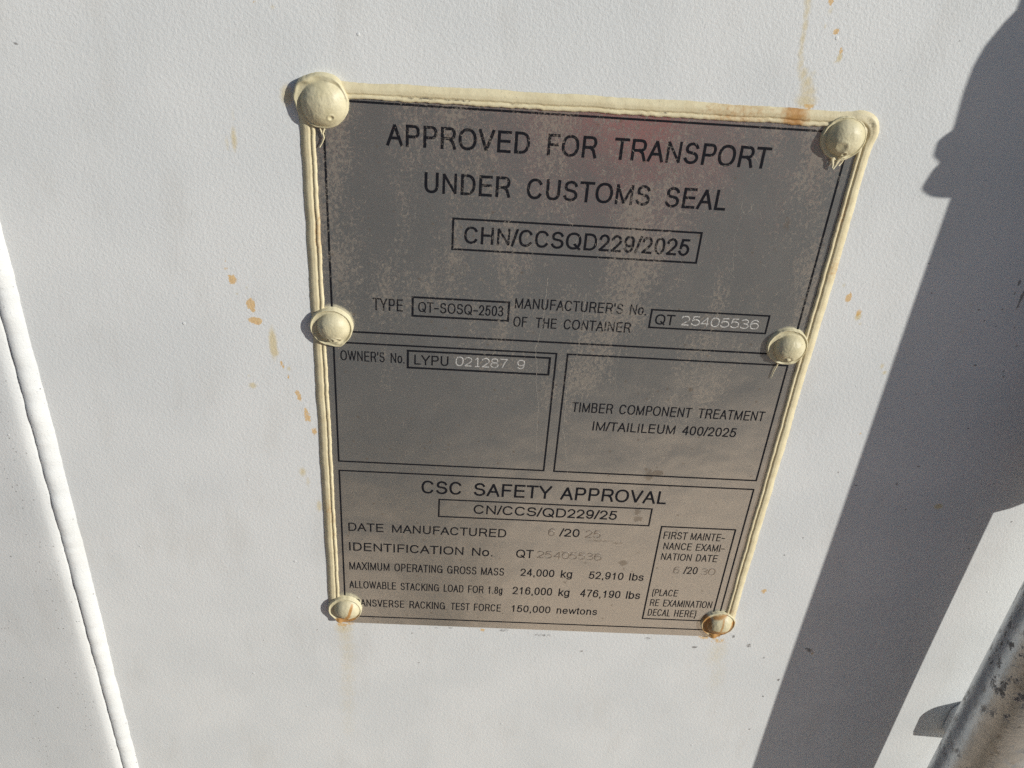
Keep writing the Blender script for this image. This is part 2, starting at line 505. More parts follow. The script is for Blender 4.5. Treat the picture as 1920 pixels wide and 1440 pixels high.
STAINS = [
    ('o', -135.9, 66.1, 0.48, 1.5, 0.7), ('o', -136.0, 62.2, 0.85, 0.97, 0.7), ('o', -133.7, 57.5, 1.53, 1.96, 1),
    ('o', -134.7, 59.1, 0.86, 0.7, 0.8), ('o', -127.5, 46.9, 1.62, 2.46, 1), ('o', -126.8, 44.4, 1.0, 1.45, 0.9), ('o', -126.5, 39.4, 2.77, 1.48, 1),
    ('o', -125.1, 38.4, 1.26, 1.18, 1), ('o', -128.4, 39.3, 0.88, 0.74, 0.8), ('t', -119.9, 28.7, 1.41, 6.51, 1), ('t', -119.8, 25.6, 1.41, 3.08, 1),
    ('t', -118.6, 24.2, 0.64, 1.54, 0.9), ('o', -117.1, 18.9, 0.78, 1.56, 0.8), ('o', -116.3, 17.4, 0.52, 1.1, 0.7),
    ('o', -114.7, 12.6, 0.66, 1.35, 0.8), ('o', -111.5, 4.6, 0.93, 1.63, 0.8), ('o', -110.5, 1.8, 0.93, 1.48, 0.8),
    ('o', -108.4, -5.0, 0.94, 2.51, 0.75), ('o', -107.1, -9.1, 0.95, 2.2, 0.75), ('o', -104.7, -15.8, 0.89, 2.15, 0.7),
    ('t', -130.0, 7.1, 1.45, 1.45, 0.8), ('t', -131.2, 12.2, 0.78, 0.8, 0.5), ('t', -128.4, 54.3, 0.43, 0.71, 0.6),
    ('t', -132.5, 51.1, 0.74, 0.64, 0.6), ('t', -114.2, 16.6, 0.78, 1.18, 0.7), ('t', -120.6, 35.7, 0.38, 0.6, 0.6),
    ('t', -137.6, 72.5, 0.36, 0.4, 0.5), ('t', -136.8, 54.6, 0.49, 0.56, 0.4), ('t', 68.5, 175.5, 1.31, 2.87, 0.62),
    ('t', 69.0, 171.6, 1.08, 3.5, 0.6), ('t', 69.5, 167.0, 0.97, 2.96, 0.66), ('t', 69.7, 162.9, 0.85, 2.7, 0.7),
    ('t', 70.0, 158.8, 0.86, 2.74, 0.66), ('t', 70.9, 154.6, 0.99, 2.78, 0.62), ('t', 72.7, 151.1, 1.62, 2.5, 0.64),
    ('t', 74.7, 148.1, 2.25, 2.85, 0.66), ('t', 75.8, 145.1, 2.89, 2.56, 0.66), ('t', 75.9, 141.9, 3.67, 2.58, 0.75),
    ('o', 77.3, 140.1, 2.54, 1.56, 0.62), ('t', 76.3, 151.9, 1.12, 1.12, 0.45), ('o', 76.3, 175.5, 0.96, 1.38, 0.9),
    ('o', 80.5, 166.0, 1.03, 1.19, 0.9), ('t', 76.4, 167.5, 0.55, 0.83, 0.6), ('t', 76.8, 172.7, 0.72, 1.51, 0.5),
    ('o', 83.8, 160.0, 0.86, 1.46, 0.72), ('t', 83.9, 157.6, 0.8, 1.35, 1), ('t', 82.6, 155.9, 0.56, 0.56, 0.6), ('o', 112.4, 64.4, 1.51, 2.33, 0.85),
    ('o', 112.5, 66.7, 0.57, 0.83, 0.7), ('o', 112.3, 60.8, 0.43, 1.01, 0.6), ('o', 115.2, 60.9, 0.51, 0.5, 0.6),
    ('o', 118.3, 57.8, 1.45, 2.38, 0.62), ('t', 118.5, 56.2, 1.16, 1.54, 1), ('t', 120.2, 52.9, 0.58, 0.69, 0.7), ('t', 135.2, 33.2, 0.9, 1.28, 0.7),
    ('t', 137.2, 30.0, 0.83, 0.93, 0.8), ('o', 135.8, -2.5, 0.47, 0.91, 0.8), ('o', 136.0, -6.4, 0.32, 0.51, 0.6), ('t', 184.0, -42.3, 1.76, 1.48, 1),
    ('t', 109.0, 69.9, 0.64, 1.14, 0.6), ('d', 128.5, 76.3, 0.57, 0.4, 0.7), ('d', 127.6, 69.4, 0.71, 0.33, 0.6), ('d', 126.3, 31.8, 0.45, 0.55, 0.7),
    ('d', 128.4, 24.2, 0.38, 0.37, 0.6), ('d', 139.9, 81.5, 0.35, 0.32, 0.9), ('d', 127.8, 36.8, 0.45, 0.36, 0.6),
    ('d', 122.8, 48.6, 0.37, 0.44, 0.6), ('d', 170.8, 57.5, 0.44, 0.44, 1), ('d', 174.4, 36.2, 0.3, 0.37, 1), ('d', 188.4, 31.1, 0.46, 0.38, 1),
    ('d', 187.4, 33.8, 0.3, 0.28, 0.9), ('d', 166.9, 62.3, 0.29, 0.26, 0.9), ('d', 168.0, 12.2, 0.54, 0.49, 0.7), ('d', 182.6, 3.3, 0.47, 0.51, 0.9),
    ('d', 184.9, 4.1, 0.79, 0.41, 0.6), ('d', 160.3, -29.9, 0.41, 0.55, 1), ('d', 167.2, -19.3, 0.41, 0.43, 0.9), ('d', 169.2, -44.9, 0.5, 0.46, 0.9),
    ('d', 205.2, -27.0, 0.49, 0.55, 0.9), ('d', 188.4, 46.6, 0.67, 0.36, 0.9), ('d', 184.5, 54.9, 0.37, 0.35, 0.9),
    ('d', 176.5, 55.3, 0.37, 0.35, 0.9), ('d', 176.2, 63.2, 0.58, 0.43, 0.8), ('d', 182.1, 68.8, 0.65, 2.91, 1), ('d', 182.2, 65.1, 0.51, 1.55, 1),
    ('d', 182.1, 70.8, 0.57, 1.7, 1), ('d', 178.6, 75.4, 0.57, 1.51, 1), ('d', 178.6, 70.8, 0.86, 0.85, 0.8), ('t', 163.5, 51.8, 0.88, 1.24, 0.45),
    ('t', 162.7, 64.3, 0.58, 1.02, 0.45), ('d', 142.7, 11.6, 0.31, 0.39, 0.9), ('d', 151.1, 12.1, 0.31, 0.39, 0.9),
    ('d', 153.9, 20.0, 0.31, 0.38, 0.9), ('d', 144.9, 68.9, 0.43, 0.25, 0.8), ('d', 141.7, -31.8, 0.49, 0.54, 0.8),
    ('d', 131.6, -25.0, 0.41, 0.43, 0.8), ('o', 114.2, -102.8, 1.45, 1.76, 0.75), ('d', 119.3, -103.2, 0.45, 0.48, 0.8),
    ('d', 148.1, -145.3, 2.12, 1.6, 0.75), ('d', 146.7, -144.1, 1.65, 0.89, 0.8), ('o', 150.0, -147.4, 0.94, 1.43, 0.7),
    ('d', 156.1, -158.1, 1.91, 2.94, 0.35), ('d', 137.0, -169.8, 0.72, 0.93, 1), ('d', 131.6, -183.9, 0.98, 0.77, 0.8),
    ('d', 129.9, -213.0, 0.51, 0.61, 1), ('d', 119.0, -77.6, 0.54, 0.45, 0.9), ('d', 160.6, -30.1, 0.51, 0.55, 1), ('d', 167.4, -19.4, 0.51, 0.4, 1),
    ('d', 169.4, -45.1, 0.52, 0.43, 1), ('d', 190.3, -74.1, 0.54, 0.46, 0.9), ('d', 141.8, -32.1, 0.82, 0.41, 0.9),
    ('d', 147.3, -83.4, 1.1, 1.86, 0.4), ('d', 192.8, -113.4, 1.83, 2.37, 0.35), ('d', 191.6, -118.9, 1.84, 2.39, 0.35),
    ('d', 221.9, -49.7, 0.64, 0.59, 0.9), ('d', 207.5, -67.9, 0.54, 0.61, 1), ('d', 125.3, -65.9, 0.53, 0.59, 0.8),
    ('d', 114.6, -43.6, 0.83, 0.42, 0.6), ('d', 160.9, -148.0, 0.47, 0.54, 0.9), ('d', 205.3, -27.0, 0.51, 0.55, 1),
    ('d', 236.7, -137.6, 0.83, 0.91, 0.4), ('d', 238.3, -143.6, 0.71, 2.58, 0.35), ('d', -85.4, -146.1, 1.29, 0.44, 0.7),
    ('d', -83.1, -138.5, 1.02, 0.5, 0.6), ('d', -78.4, -138.0, 1.11, 0.31, 0.5), ('d', -73.1, -137.7, 1.28, 0.25, 0.5),
    ('d', -61.1, -143.6, 1.46, 0.51, 0.7), ('d', -57.9, -139.8, 1.71, 0.38, 0.6), ('d', -48.7, -138.8, 1.46, 0.56, 0.7),
    ('d', -41.7, -138.4, 1.54, 0.63, 0.7), ('d', -58.3, -148.5, 0.43, 0.45, 0.8), ('d', -61.7, -151.0, 0.35, 0.45, 0.8),
    ('d', -66.4, -161.5, 0.61, 0.92, 0.6), ('d', -67.2, -159.9, 0.53, 0.39, 0.6), ('d', -64.9, -158.9, 0.96, 0.52, 0.6),
    ('d', -63.0, -161.9, 0.35, 0.53, 0.7), ('d', -57.6, -166.4, 0.44, 0.47, 0.8), ('d', -41.7, -145.8, 0.52, 0.38, 0.7),
    ('o', -95.9, -142.1, 1.11, 1.26, 0.55), ('d', -96.4, -142.0, 0.6, 1.26, 0.5), ('d', -60.2, -148.4, 0.26, 0.32, 0.7),
    ('d', -68.8, -151.4, 0.3, 0.32, 0.6), ('d', -83.6, -154.4, 1.3, 0.19, 0.5), ('d', -82.1, -158.9, 1.05, 0.2, 0.45),
    ('d', -88.7, -141.2, 2.14, 0.44, 0.4), ('d', -90.0, -144.4, 0.43, 1.65, 0.35), ('d', -110.0, -144.0, 0.38, 0.38, 0.7),
    ('d', -108.2, -128.3, 0.38, 0.3, 0.7), ('o', -97.1, -139.2, 3.41, 1.88, 0.7), ('o', -93.7, -138.1, 4.68, 1.37, 0.6),
    ('t', -96.4, -142.3, 4.7, 4.43, 0.6), ('t', -95.7, -148.6, 4.74, 5.78, 0.46), ('t', -95.1, -156.2, 4.78, 6.54, 0.42),
    ('t', -94.9, -164.1, 4.82, 6.66, 0.4), ('t', -95.1, -172.1, 4.87, 6.78, 0.38), ('t', -95.4, -180.9, 4.91, 7.61, 0.37),
    ('t', -95.7, -191.3, 4.97, 9.21, 0.36), ('t', -96.1, -204.1, 5.04, 10.94, 0.34), ('t', -96.6, -221.7, 4.67, 15.21, 0.3),
    ('o', -116.0, 162.8, 1.42, 1.02, 0.5), ('t', -110.4, 161.5, 0.89, 0.86, 0.5), ('t', -127.6, 114.9, 0.96, 4.44, 0.75),
    ('t', -130.3, 113.1, 0.58, 3.24, 0.5), ('t', -127.1, 124.1, 0.76, 2.73, 0.4), ('t', -107.6, 132.0, 2.06, 3.43, 0.8),
    ('o', -110.7, 2.1, 1.14, 2.81, 0.7), ('o', -108.0, -7.3, 1.39, 4.63, 0.7), ('o', -105.4, -15.8, 1.17, 2.66, 0.7),
    ('t', -111.6, -39.2, 1.45, 2.51, 0.7), ('t', -105.1, -59.3, 1.24, 3.31, 0.7), ('o', -104.4, -64.2, 1.0, 2.01, 0.4),
    ('t', -109.5, -45.0, 0.97, 3.19, 0.5), ('o', 97.8, -140.5, 5.59, 2.92, 0.55), ('t', 99.5, -149.6, 5.65, 12.9, 0.42),
    ('t', 103.1, -168.7, 5.19, 18.05, 0.34), ('o', 90.3, -138.1, 4.45, 2.07, 0.65), ('o', -25.0, -139.0, 1.65, 1.21, 0.8),
    ('d', 123.8, 165.6, 0.73, 0.55, 0.6), ('d', -231.8, 17.9, 1.54, 4.36, 0.5), ('d', -232.1, 10.0, 0.89, 3.9, 0.45),
    ('d', -198.5, 144.0, 1.09, 0.74, 0.7), ('d', -131.1, 153.1, 0.72, 0.53, 0.6), ('d', -236.7, -22.3, 1.39, 0.91, 0.9),
    ('d', -252.1, -84.7, 1.75, 1.06, 0.7), ('d', -226.1, -93.5, 3.05, 1.44, 0.5), ('d', -230.3, -98.4, 2.56, 1.1, 0.5),
    ('d', -247.9, -128.4, 1.32, 1.18, 0.9), ('d', -248.8, -143.1, 1.08, 1.63, 0.6), ('d', -246.9, -198.1, 4.01, 9.25, 0.25),
    ('d', -250.8, -211.0, 4.06, 7.59, 0.2), ('d', -246.8, -229.4, 3.55, 4.91, 0.25), ('d', 6.4, -141.2, 6.09, 1.22, 0.6),
    ('d', 29.1, -140.8, 2.77, 1.23, 0.5), ('d', 61.2, -140.6, 2.78, 1.23, 0.6), ('d', 67.3, -143.5, 2.79, 2.08, 0.4),
    ('d', 86.6, -146.1, 1.68, 0.84, 0.9), ('d', -32.0, -137.0, 3.84, 1.2, 0.5), ('d', -14.0, -138.8, 3.85, 1.61, 0.6),
    ('d', 27.6, -152.4, 1.4, 0.84, 0.7), ('d', 115.3, -143.3, 1.4, 1.68, 0.7), ('d', 105.5, -136.8, 1.11, 1.24, 0.8),
    ('d', 124.9, -152.4, 1.14, 1.29, 0.6), ('d', 63.0, -162.3, 1.14, 1.3, 0.5),
]


door = thing("container_door", (0, WY, -1300), "white painted steel container door with rust drips, holding a riveted data plate", "container door")
door["kind"] = "thing"

def build_panel():
    xi = np.arange(-226.0, 320.01, 0.8)
    zi = np.arange(-300.0, 215.01, 0.8)
    xs = np.concatenate([xi, [420.0, 560.0]])
    zs = np.concatenate([[-1240.0, -800.0, -420.0], zi, [330.0, 600.0, 1150.0]])
    X, Z = np.meshgrid(xs, zs)
    # the sheet is a little wavy
    Y = WY + 0.0 * X
    for (kx, kz, ph, a) in ((0.021, 0.013, 0.3, 0.10), (-0.012, 0.027, 1.9, 0.08), (0.043, -0.019, 4.0, 0.035)):
        Y = Y + a * np.sin(kx * X + kz * Z + ph) * np.exp(-((X / 2000.0) ** 2))
    Y = Y + 0.18 * np.maximum(0.0, 0.0)
    st = np.zeros(X.shape + (3,))
    idx = {'o': 0, 't': 1, 'd': 2}
    for (kind, cx, cz, rx, rz, amt) in STAINS:
        lim = 2.2
        ix0, ix1 = np.searchsorted(xs, [cx - rx * lim, cx + rx * lim])
        iz0, iz1 = np.searchsorted(zs, [cz - rz * lim, cz + rz * lim])
        ix0 = max(ix0 - 1, 0); iz0 = max(iz0 - 1, 0); ix1 += 1; iz1 += 1
        sub = (slice(iz0, iz1), slice(ix0, ix1))
        rxx, rzz = max(rx, 0.55), max(rz, 0.55)
        d2 = ((X[sub] - cx) / rxx) ** 2 + ((Z[sub] - cz) / rzz) ** 2
        v = amt * np.exp(-0.55 * d2 ** 1.3)
        c = st[sub][..., idx[kind]]
        np.maximum(c, v, out=c)
    V = np.stack([X, Y, Z], -1).reshape(-1, 3)
    o = mesh("door_panel", V, grid_faces(len(zs), len(xs)), M_WALL, door, smooth=True)
    vattr(o, "stain_shade", st.reshape(-1, 3))
    return o
build_panel()

def sweep_z(name, prof_fn, z0, z1, step, mat, parent, far=()):
    """a profile carried up the door; prof_fn(z) gives [(x, y), ...]"""
    zs = sorted(set(list(np.arange(z0, z1, step)) + [z1] + list(far)))
    V = []
    for z in zs:
        V += [(x, y, z) for x, y in prof_fn(z)]
    o = mesh(name, V, grid_faces(len(zs), len(prof_fn(z0))), mat, parent, smooth=True)
    vattr(o, "stain_shade", np.zeros((len(V), 3)))
    return o

def seam_profile(z):
    w = 0.30 * fbm(0, z, 0.05, 3.1) + 0.10 * fbm(0, z, 0.25, 8.0)
    b = 0.45 * fbm(0, z, 0.05, 5.5) + 0.15 * fbm(0, z, 0.4, 1.0)
    hw = 3.9 + b
    hh = 2.7 + 0.45 * fbm(0, z, 0.10, 9.0) + 0.12 * fbm(0, z, 0.5, 2.0)
    pts = [(-218.6 + b, WY + 0.3), (-218.9 + b, WY + 0.02)]
    for i in range(1, 13):
        t = i / 12
        pts.append((-218.9 + b - (7.4 + b + w * .4) * t, WY - hh * 1.22 * math.sin(t * 2.05) ** 0.95))
    pts += [(-226.6 + w * .6, WY - hh * 0.98), (-226.9 + w * .6, WY - hh * 0.84)]
    return pts[::-1]
sweep_z("seam_bead", seam_profile, -300, 215, 1.2, M_WALL, door, far=(-1240, -700, 500, 1150))

def edge_profile(z):
    w = 0.15 * fbm(0, z, 0.03, 12.0)
    p = [(-900, 60.0), (-420, 13.5), (-330, 5.2), (-280, 0.6), (-250, -2.2), (-240, -3.1), (-236, -3.42), (-233.5, -3.52), (-232.2, -3.5)]
    for i in range(1, 8):
        t = i / 7
        p.append((-232.2 + w + 5.0 * t, -3.5 + 1.5 * t ** 2.2))
    p.append((-226.95 + w, -1.25))
    p.append((-226.4 + w, -0.95))
    return p
sweep_z("door_edge", edge_profile, -300, 215, 6.0, M_WALL, door, far=(-1240, -700, 500, 1150))

# ------------------------------------------------------------------ the data plate
plate = thing("data_plate", (0, 0, -137.2), "grey stainless steel plate with black lettering, riveted to the white door with cream sealant", "data plate")

def in_poly_strip(p0, p1, w):
    pass

class Ribbon:
    """flat strokes on the plate's face, each a hair prouder than the one before so that none coincide"""
    def __init__(s, y0=-0.030):
        s.v, s.f, s.y0, s.n = [], [], y0, 0
    def stroke(s, pts, w, cap=True, closed=False):
        """one stroke; bends sharper than 50 degrees are cut into strokes of their own"""
        if closed or not cap or len(pts) < 3:
            return s.piece(pts, w, (0.5, 0.5) if cap else None, closed)
        P_ = [np.array(p, float) for p in pts]
        run, e0 = [P_[0]], 0.5
        for i in range(1, len(P_) - 1):
            run.append(P_[i])
            a, c = P_[i] - P_[i - 1], P_[i + 1] - P_[i]
            la, lc = np.linalg.norm(a), np.linalg.norm(c)
            if la < 1e-6 or lc < 1e-6:
                continue
            co = (a @ c) / (la * lc)
            if co < 0.64:
                e1 = 0.5 if co > -0.3 else 0.22
                s.piece(run, w, (e0, e1), False)
                run, e0 = [P_[i]], e1
        run.append(P_[-1])
        s.piece(run, w, (e0, 0.5), False)
    def piece(s, pts, w, cap, closed):
        pts = [np.array(p, float) for p in pts]
        keep = [pts[0]]
        for p in pts[1:]:
            if np.linalg.norm(p - keep[-1]) > 1e-4:
                keep.append(p)
        pts = keep
        if len(pts) == 1:
            pts = [pts[0], pts[0] + np.array([0, 1e-3])]
        y = s.y0 - 0.0015 * (s.n % 12)
        s.n += 1
        n = len(pts)
        if cap and not closed:
            d0 = pts[0] - pts[1]; d1 = pts[-1] - pts[-2]
            pts[0] = pts[0] + d0 / np.linalg.norm(d0) * w * cap[0]
            pts[-1] = pts[-1] + d1 / np.linalg.norm(d1) * w * cap[1]
        b = len(s.v)
        for i, p in enumerate(pts):
            if closed:
                a, c = pts[i - 1], pts[(i + 1) % n]
            else:
                a, c = pts[max(i - 1, 0)], pts[min(i + 1, n - 1)]
            t0 = p - a; t1 = c - p
            if np.linalg.norm(t0) < 1e-9: t0 = t1
            if np.linalg.norm(t1) < 1e-9: t1 = t0
            t0 = t0 / np.linalg.norm(t0); t1 = t1 / np.linalg.norm(t1)
            n0 = np.array([-t0[1], t0[0]]); n1 = np.array([-t1[1], t1[0]])
            m = n0 + n1
            L = np.linalg.norm(m)
            m = n1 if L < 0.15 else m / L
            k = min(1.0 / max(m @ n1, 0.3), 1.9)
            for sg in (1, -1):
                q = p + m * sg * w * 0.5 * k
                s.v.append((q[0], y, q[1]))
        for i in range(n if closed else n - 1):
            j = (i + 1) % n
            s.f.append((b + 2 * i, b + 2 * i + 1, b + 2 * j + 1, b + 2 * j))
    def rect(s, x0, z0, x1, z1, w):
        s.stroke([(x0, z0), (x1, z0), (x1, z1), (x0, z1)], w, closed=True)
    def build(s, name, mat, parent):
        # every face towards the viewer
        return mesh(name, s.v, [tuple(reversed(f)) for f in s.f], mat, parent)

def E(cx, cy, rx, ry, a0, a1, n=16, e=2.25):
    out = []
    for i in range(n + 1):
        a = radians(a0 + (a1 - a0) * i / n)
        c, q = cos(a), sin(a)
        out.append((cx + rx * math.copysign(abs(c) ** (2 / e), c), cy + ry * math.copysign(abs(q) ** (2 / e), q)))
    return out

OO = [("c", E(.5, .5, .5, .5, 0, 345, 23))]
def o_low(): return [("c", E(.5, .365, .5, .365, 0, 345, 23))]
G = {
 'A': (14, 654, 667, [[(0, 0), (.5, 1), (1, 0)], [(.2, .34), (.8, .34)]]),
 'B': (74, 627, 667, [[(0, 0), (0, 1)], [(0, 1)] + E(.6, .765, .33, .235, 90, -90) + [(0, .53)], E(.6, .265, .4, .265, 90, -90) + [(0, 0)]]),
 'C': (44, 681, 722, [E(.5, .5, .5, .5, 36, 324, 24)]),
 'D': (81, 674, 722, [[(0, 0), (0, 1)], [(0, 1), (.42, 1)] + E(.42, .5, .58, .5, 90, -90) + [(0, 0)]]),
 'E': (86, 616, 667, [[(1, 1), (0, 1), (0, 0), (1, 0)], [(0, .53), (.93, .53)]]),
 'F': (86, 583, 611, [[(1, 1), (0, 1), (0, 0)], [(0, .51), (.88, .51)]]),
 'G': (48, 709, 778, [E(.49, .5, .49, .5, 36, 335, 24), [(.56, .48), (1, .48), (1, .02)]]),
 'H': (77, 646, 722, [[(0, 0), (0, 1)], [(1, 0), (1, 1)], [(0, .53), (1, .53)]]),
 'I': (91, 188, 278, [[(.5, 0), (.5, 1)]]),
 'K': (76, 663, 667, [[(0, 0), (0, 1)], [(.95, 1), (0, .36)], [(.34, .58), (1, 0)]]),
 'L': (76, 537, 556, [[(0, 1), (0, 0), (1, 0)]]),
 'M': (73, 761, 833, [[(0, 0), (0, 1), (.5, .02), (1, 1), (1, 0)]]),
 'N': (76, 646, 722, [[(0, 0), (0, 1), (1, 0), (1, 1)]]),
 'O': (39, 739, 778, OO),
 'P': (86, 622, 667, [[(0, 0), (0, 1)], [(0, 1), (.6, 1)] + E(.6, .73, .4, .27, 90, -90) + [(0, .46)]]),
 'Q': (39, 739, 778, OO + [[(.62, .26), (.98, -.03)]]),
 'R': (88, 684, 722, [[(0, 0), (0, 1)], [(0, 1), (.6, 1)] + E(.58, .74, .38, .26, 90, -90) + [(0, .48)], [(.55, .48), (.82, .34), (1, 0)]]),
 'S': (49, 620, 667, [E(.5, .745, .45, .255, 18, 225, 14, 2.0) + E(.5, .265, .5, .265, 58, -162, 16, 2.0)]),
 'T': (14, 597, 611, [[(.5, 0), (.5, 1)], [(0, 1), (1, 1)]]),
 'U': (79, 644, 722, [[(0, 1), (0, .36)] + E(.5, .34, .5, .34, 180, 360) + [(1, 1)]]),
 'V': (20, 647, 667, [[(0, 1), (.5, 0), (1, 1)]]),
 'W': (16, 928, 944, [[(0, 1), (.26, 0), (.5, 1), (.74, 0), (1, 1)]]),
 'X': (19, 648, 667, [[(0, 0), (1, 1)], [(0, 1), (1, 0)]]),
 'Y': (14, 653, 667, [[(0, 1), (.5, .42), (1, 1)], [(.5, .42), (.5, 0)]]),
 '0': (37, 519, 556, OO),
 '1': (101, 359, 556, [[(0, .74), (.6, .82), (1, 1), (1, 0)]]),
 '2': (26, 507, 556, [E(.49, .70, .49, .30, 168, -28, 16, 2.0) + [(.55, .31), (0, 0), (1, 0)]]),
 '3': (34, 522, 556, [E(.48, .765, .43, .235, 158, -90, 14, 2.0) + [(.34, .53)], [(.4, .53)] + E(.48, .265, .52, .265, 90, -158, 14, 2.0)]),
 '4': (25, 523, 556, [[(.76, 0), (.76, 1)], [(.76, 1), (0, .27), (1, .27)]]),
 '5': (32, 514, 556, [[(.92, 1), (.2, 1), (.07, .46)], E(.47, .33, .53, .33, 132, -158, 16, 2.0)]),
 '6': (38, 518, 556, [("c", E(.5, .315, .5, .315, 0, 345, 23)), E(.54, .5, .54, .5, 40, 200, 14, 2.0)]),
 '7': (37, 523, 556, [[(0, 1), (1, 1), (.58, .52), (.34, 0)]]),
 '8': (38, 517, 556, [("c", E(.5, .765, .42, .235, 0, 345, 20)), ("c", E(.5, .265, .5, .265, 0, 345, 20))]),
 '9': (42, 514, 556, [("c", E(.5, .685, .5, .315, 0, 345, 23)), E(.46, .5, .54, .5, 220, 380, 14, 2.0)]),
 '/': (-17, 295, 278, [[(0, -.02), (1, 1.02)]]),
 '-': (30, 460, 500, [[(0, .40), (1, .40)]]),
 '.': (87, 191, 278, [[(.5, 0), (.5, .01)]]),
 ',': (87, 191, 278, [[(.5, 0), (.5, .01)], [(.7, .02), (.25, -.15)]]),
 "'": (60, 164, 222, [[(.6, 1.0), (.4, .76)]]),
 '(': (68, 299, 333, [[(1, 1.04), (.5, .86), (.18, .64), (.06, .42), (.18, .18), (.5, -.04), (1, -.22)]]),
 ')': (34, 265, 333, [[(0, 1.04), (.5, .86), (.82, .64), (.94, .42), (.82, .18), (.5, -.04), (0, -.22)]]),
 'b': (58, 517, 556, [[(0, 1), (0, 0)], ("c", E(.5, .365, .5, .365, 0, 345, 23))]),
 'e': (40, 516, 556, [[(.02, .37)] + [(1, .37)] + E(.5, .365, .5, .365, 8, 318, 18)]),
 'g': (40, 499, 556, [("c", E(.5, .365, .5, .365, 0, 345, 23)), [(1, .73), (1, -.04)] + E(.5, -.06, .5, .2, 0, -150, 10)]),
 'k': (67, 501, 500, [[(0, 0), (0, 1)], [(.92, .73), (0, .24)], [(.36, .42), (1, 0)]]),
 'l': (67, 155, 222, [[(.5, 0), (.5, 1)]]),
 'n': (65, 491, 556, [[(0, 0), (0, .73)], [(0, .4)] + E(.5, .45, .5, .28, 170, 0, 10) + [(1, 0)]]),
 'o': (35, 521, 556, o_low()),
 's': (32, 464, 500, [[(x, y * .73) for x, y in E(.5, .745, .45, .255, 18, 225, 12, 2.0) + E(.5, .265, .5, .265, 58, -162, 12, 2.0)]]),
 't': (14, 257, 278, [[(.45, .95), (.45, .12), (.62, 0), (1, .01)], [(0, .73), (1, .73)]]),
 'w': (14, 709, 722, [[(0, .73), (.26, 0), (.5, .73), (.74, 0), (1, .73)]]),
}

def layout(text):
    """x extents (relative units) of each character"""
    x, out = 0.0, []
    for ch in text:
        a, b, adv, st = G[ch]
        out.append((x + a, x + b, st))
        x += adv
    return out

def set_word(rb, text, x0, x1, z, cap, w, jitter=0.0):
    L = layout(text)
    lo, hi = L[0][0], L[-1][1]
    k = (x1 - x0) / (hi - lo) if hi > lo else 1.0
    w0 = w * min(1.08, 0.45 + 0.55 * k * 718.0 / cap)          # condensed lines carry thinner strokes
    for ch, (a, b, st) in zip(text, L):
        w = w0 * (0.88 if ch in "MWNw" else 1.0)
        cx0, cx1 = x0 + (a - lo) * k + w / 2, x0 + (b - lo) * k - w / 2
        if cx1 < cx0:
            cx0 = cx1 = (cx0 + cx1) / 2
        dz = random.uniform(-jitter, jitter)
        dx = random.uniform(-jitter, jitter)
        for s in st:
            closed = isinstance(s, tuple)
            pts = s[1] if closed else s
            rb.stroke([(cx0 + px * (cx1 - cx0) + dx, z + dz + w / 2 + py * (cap - w)) for px, py in pts], w, closed=closed)

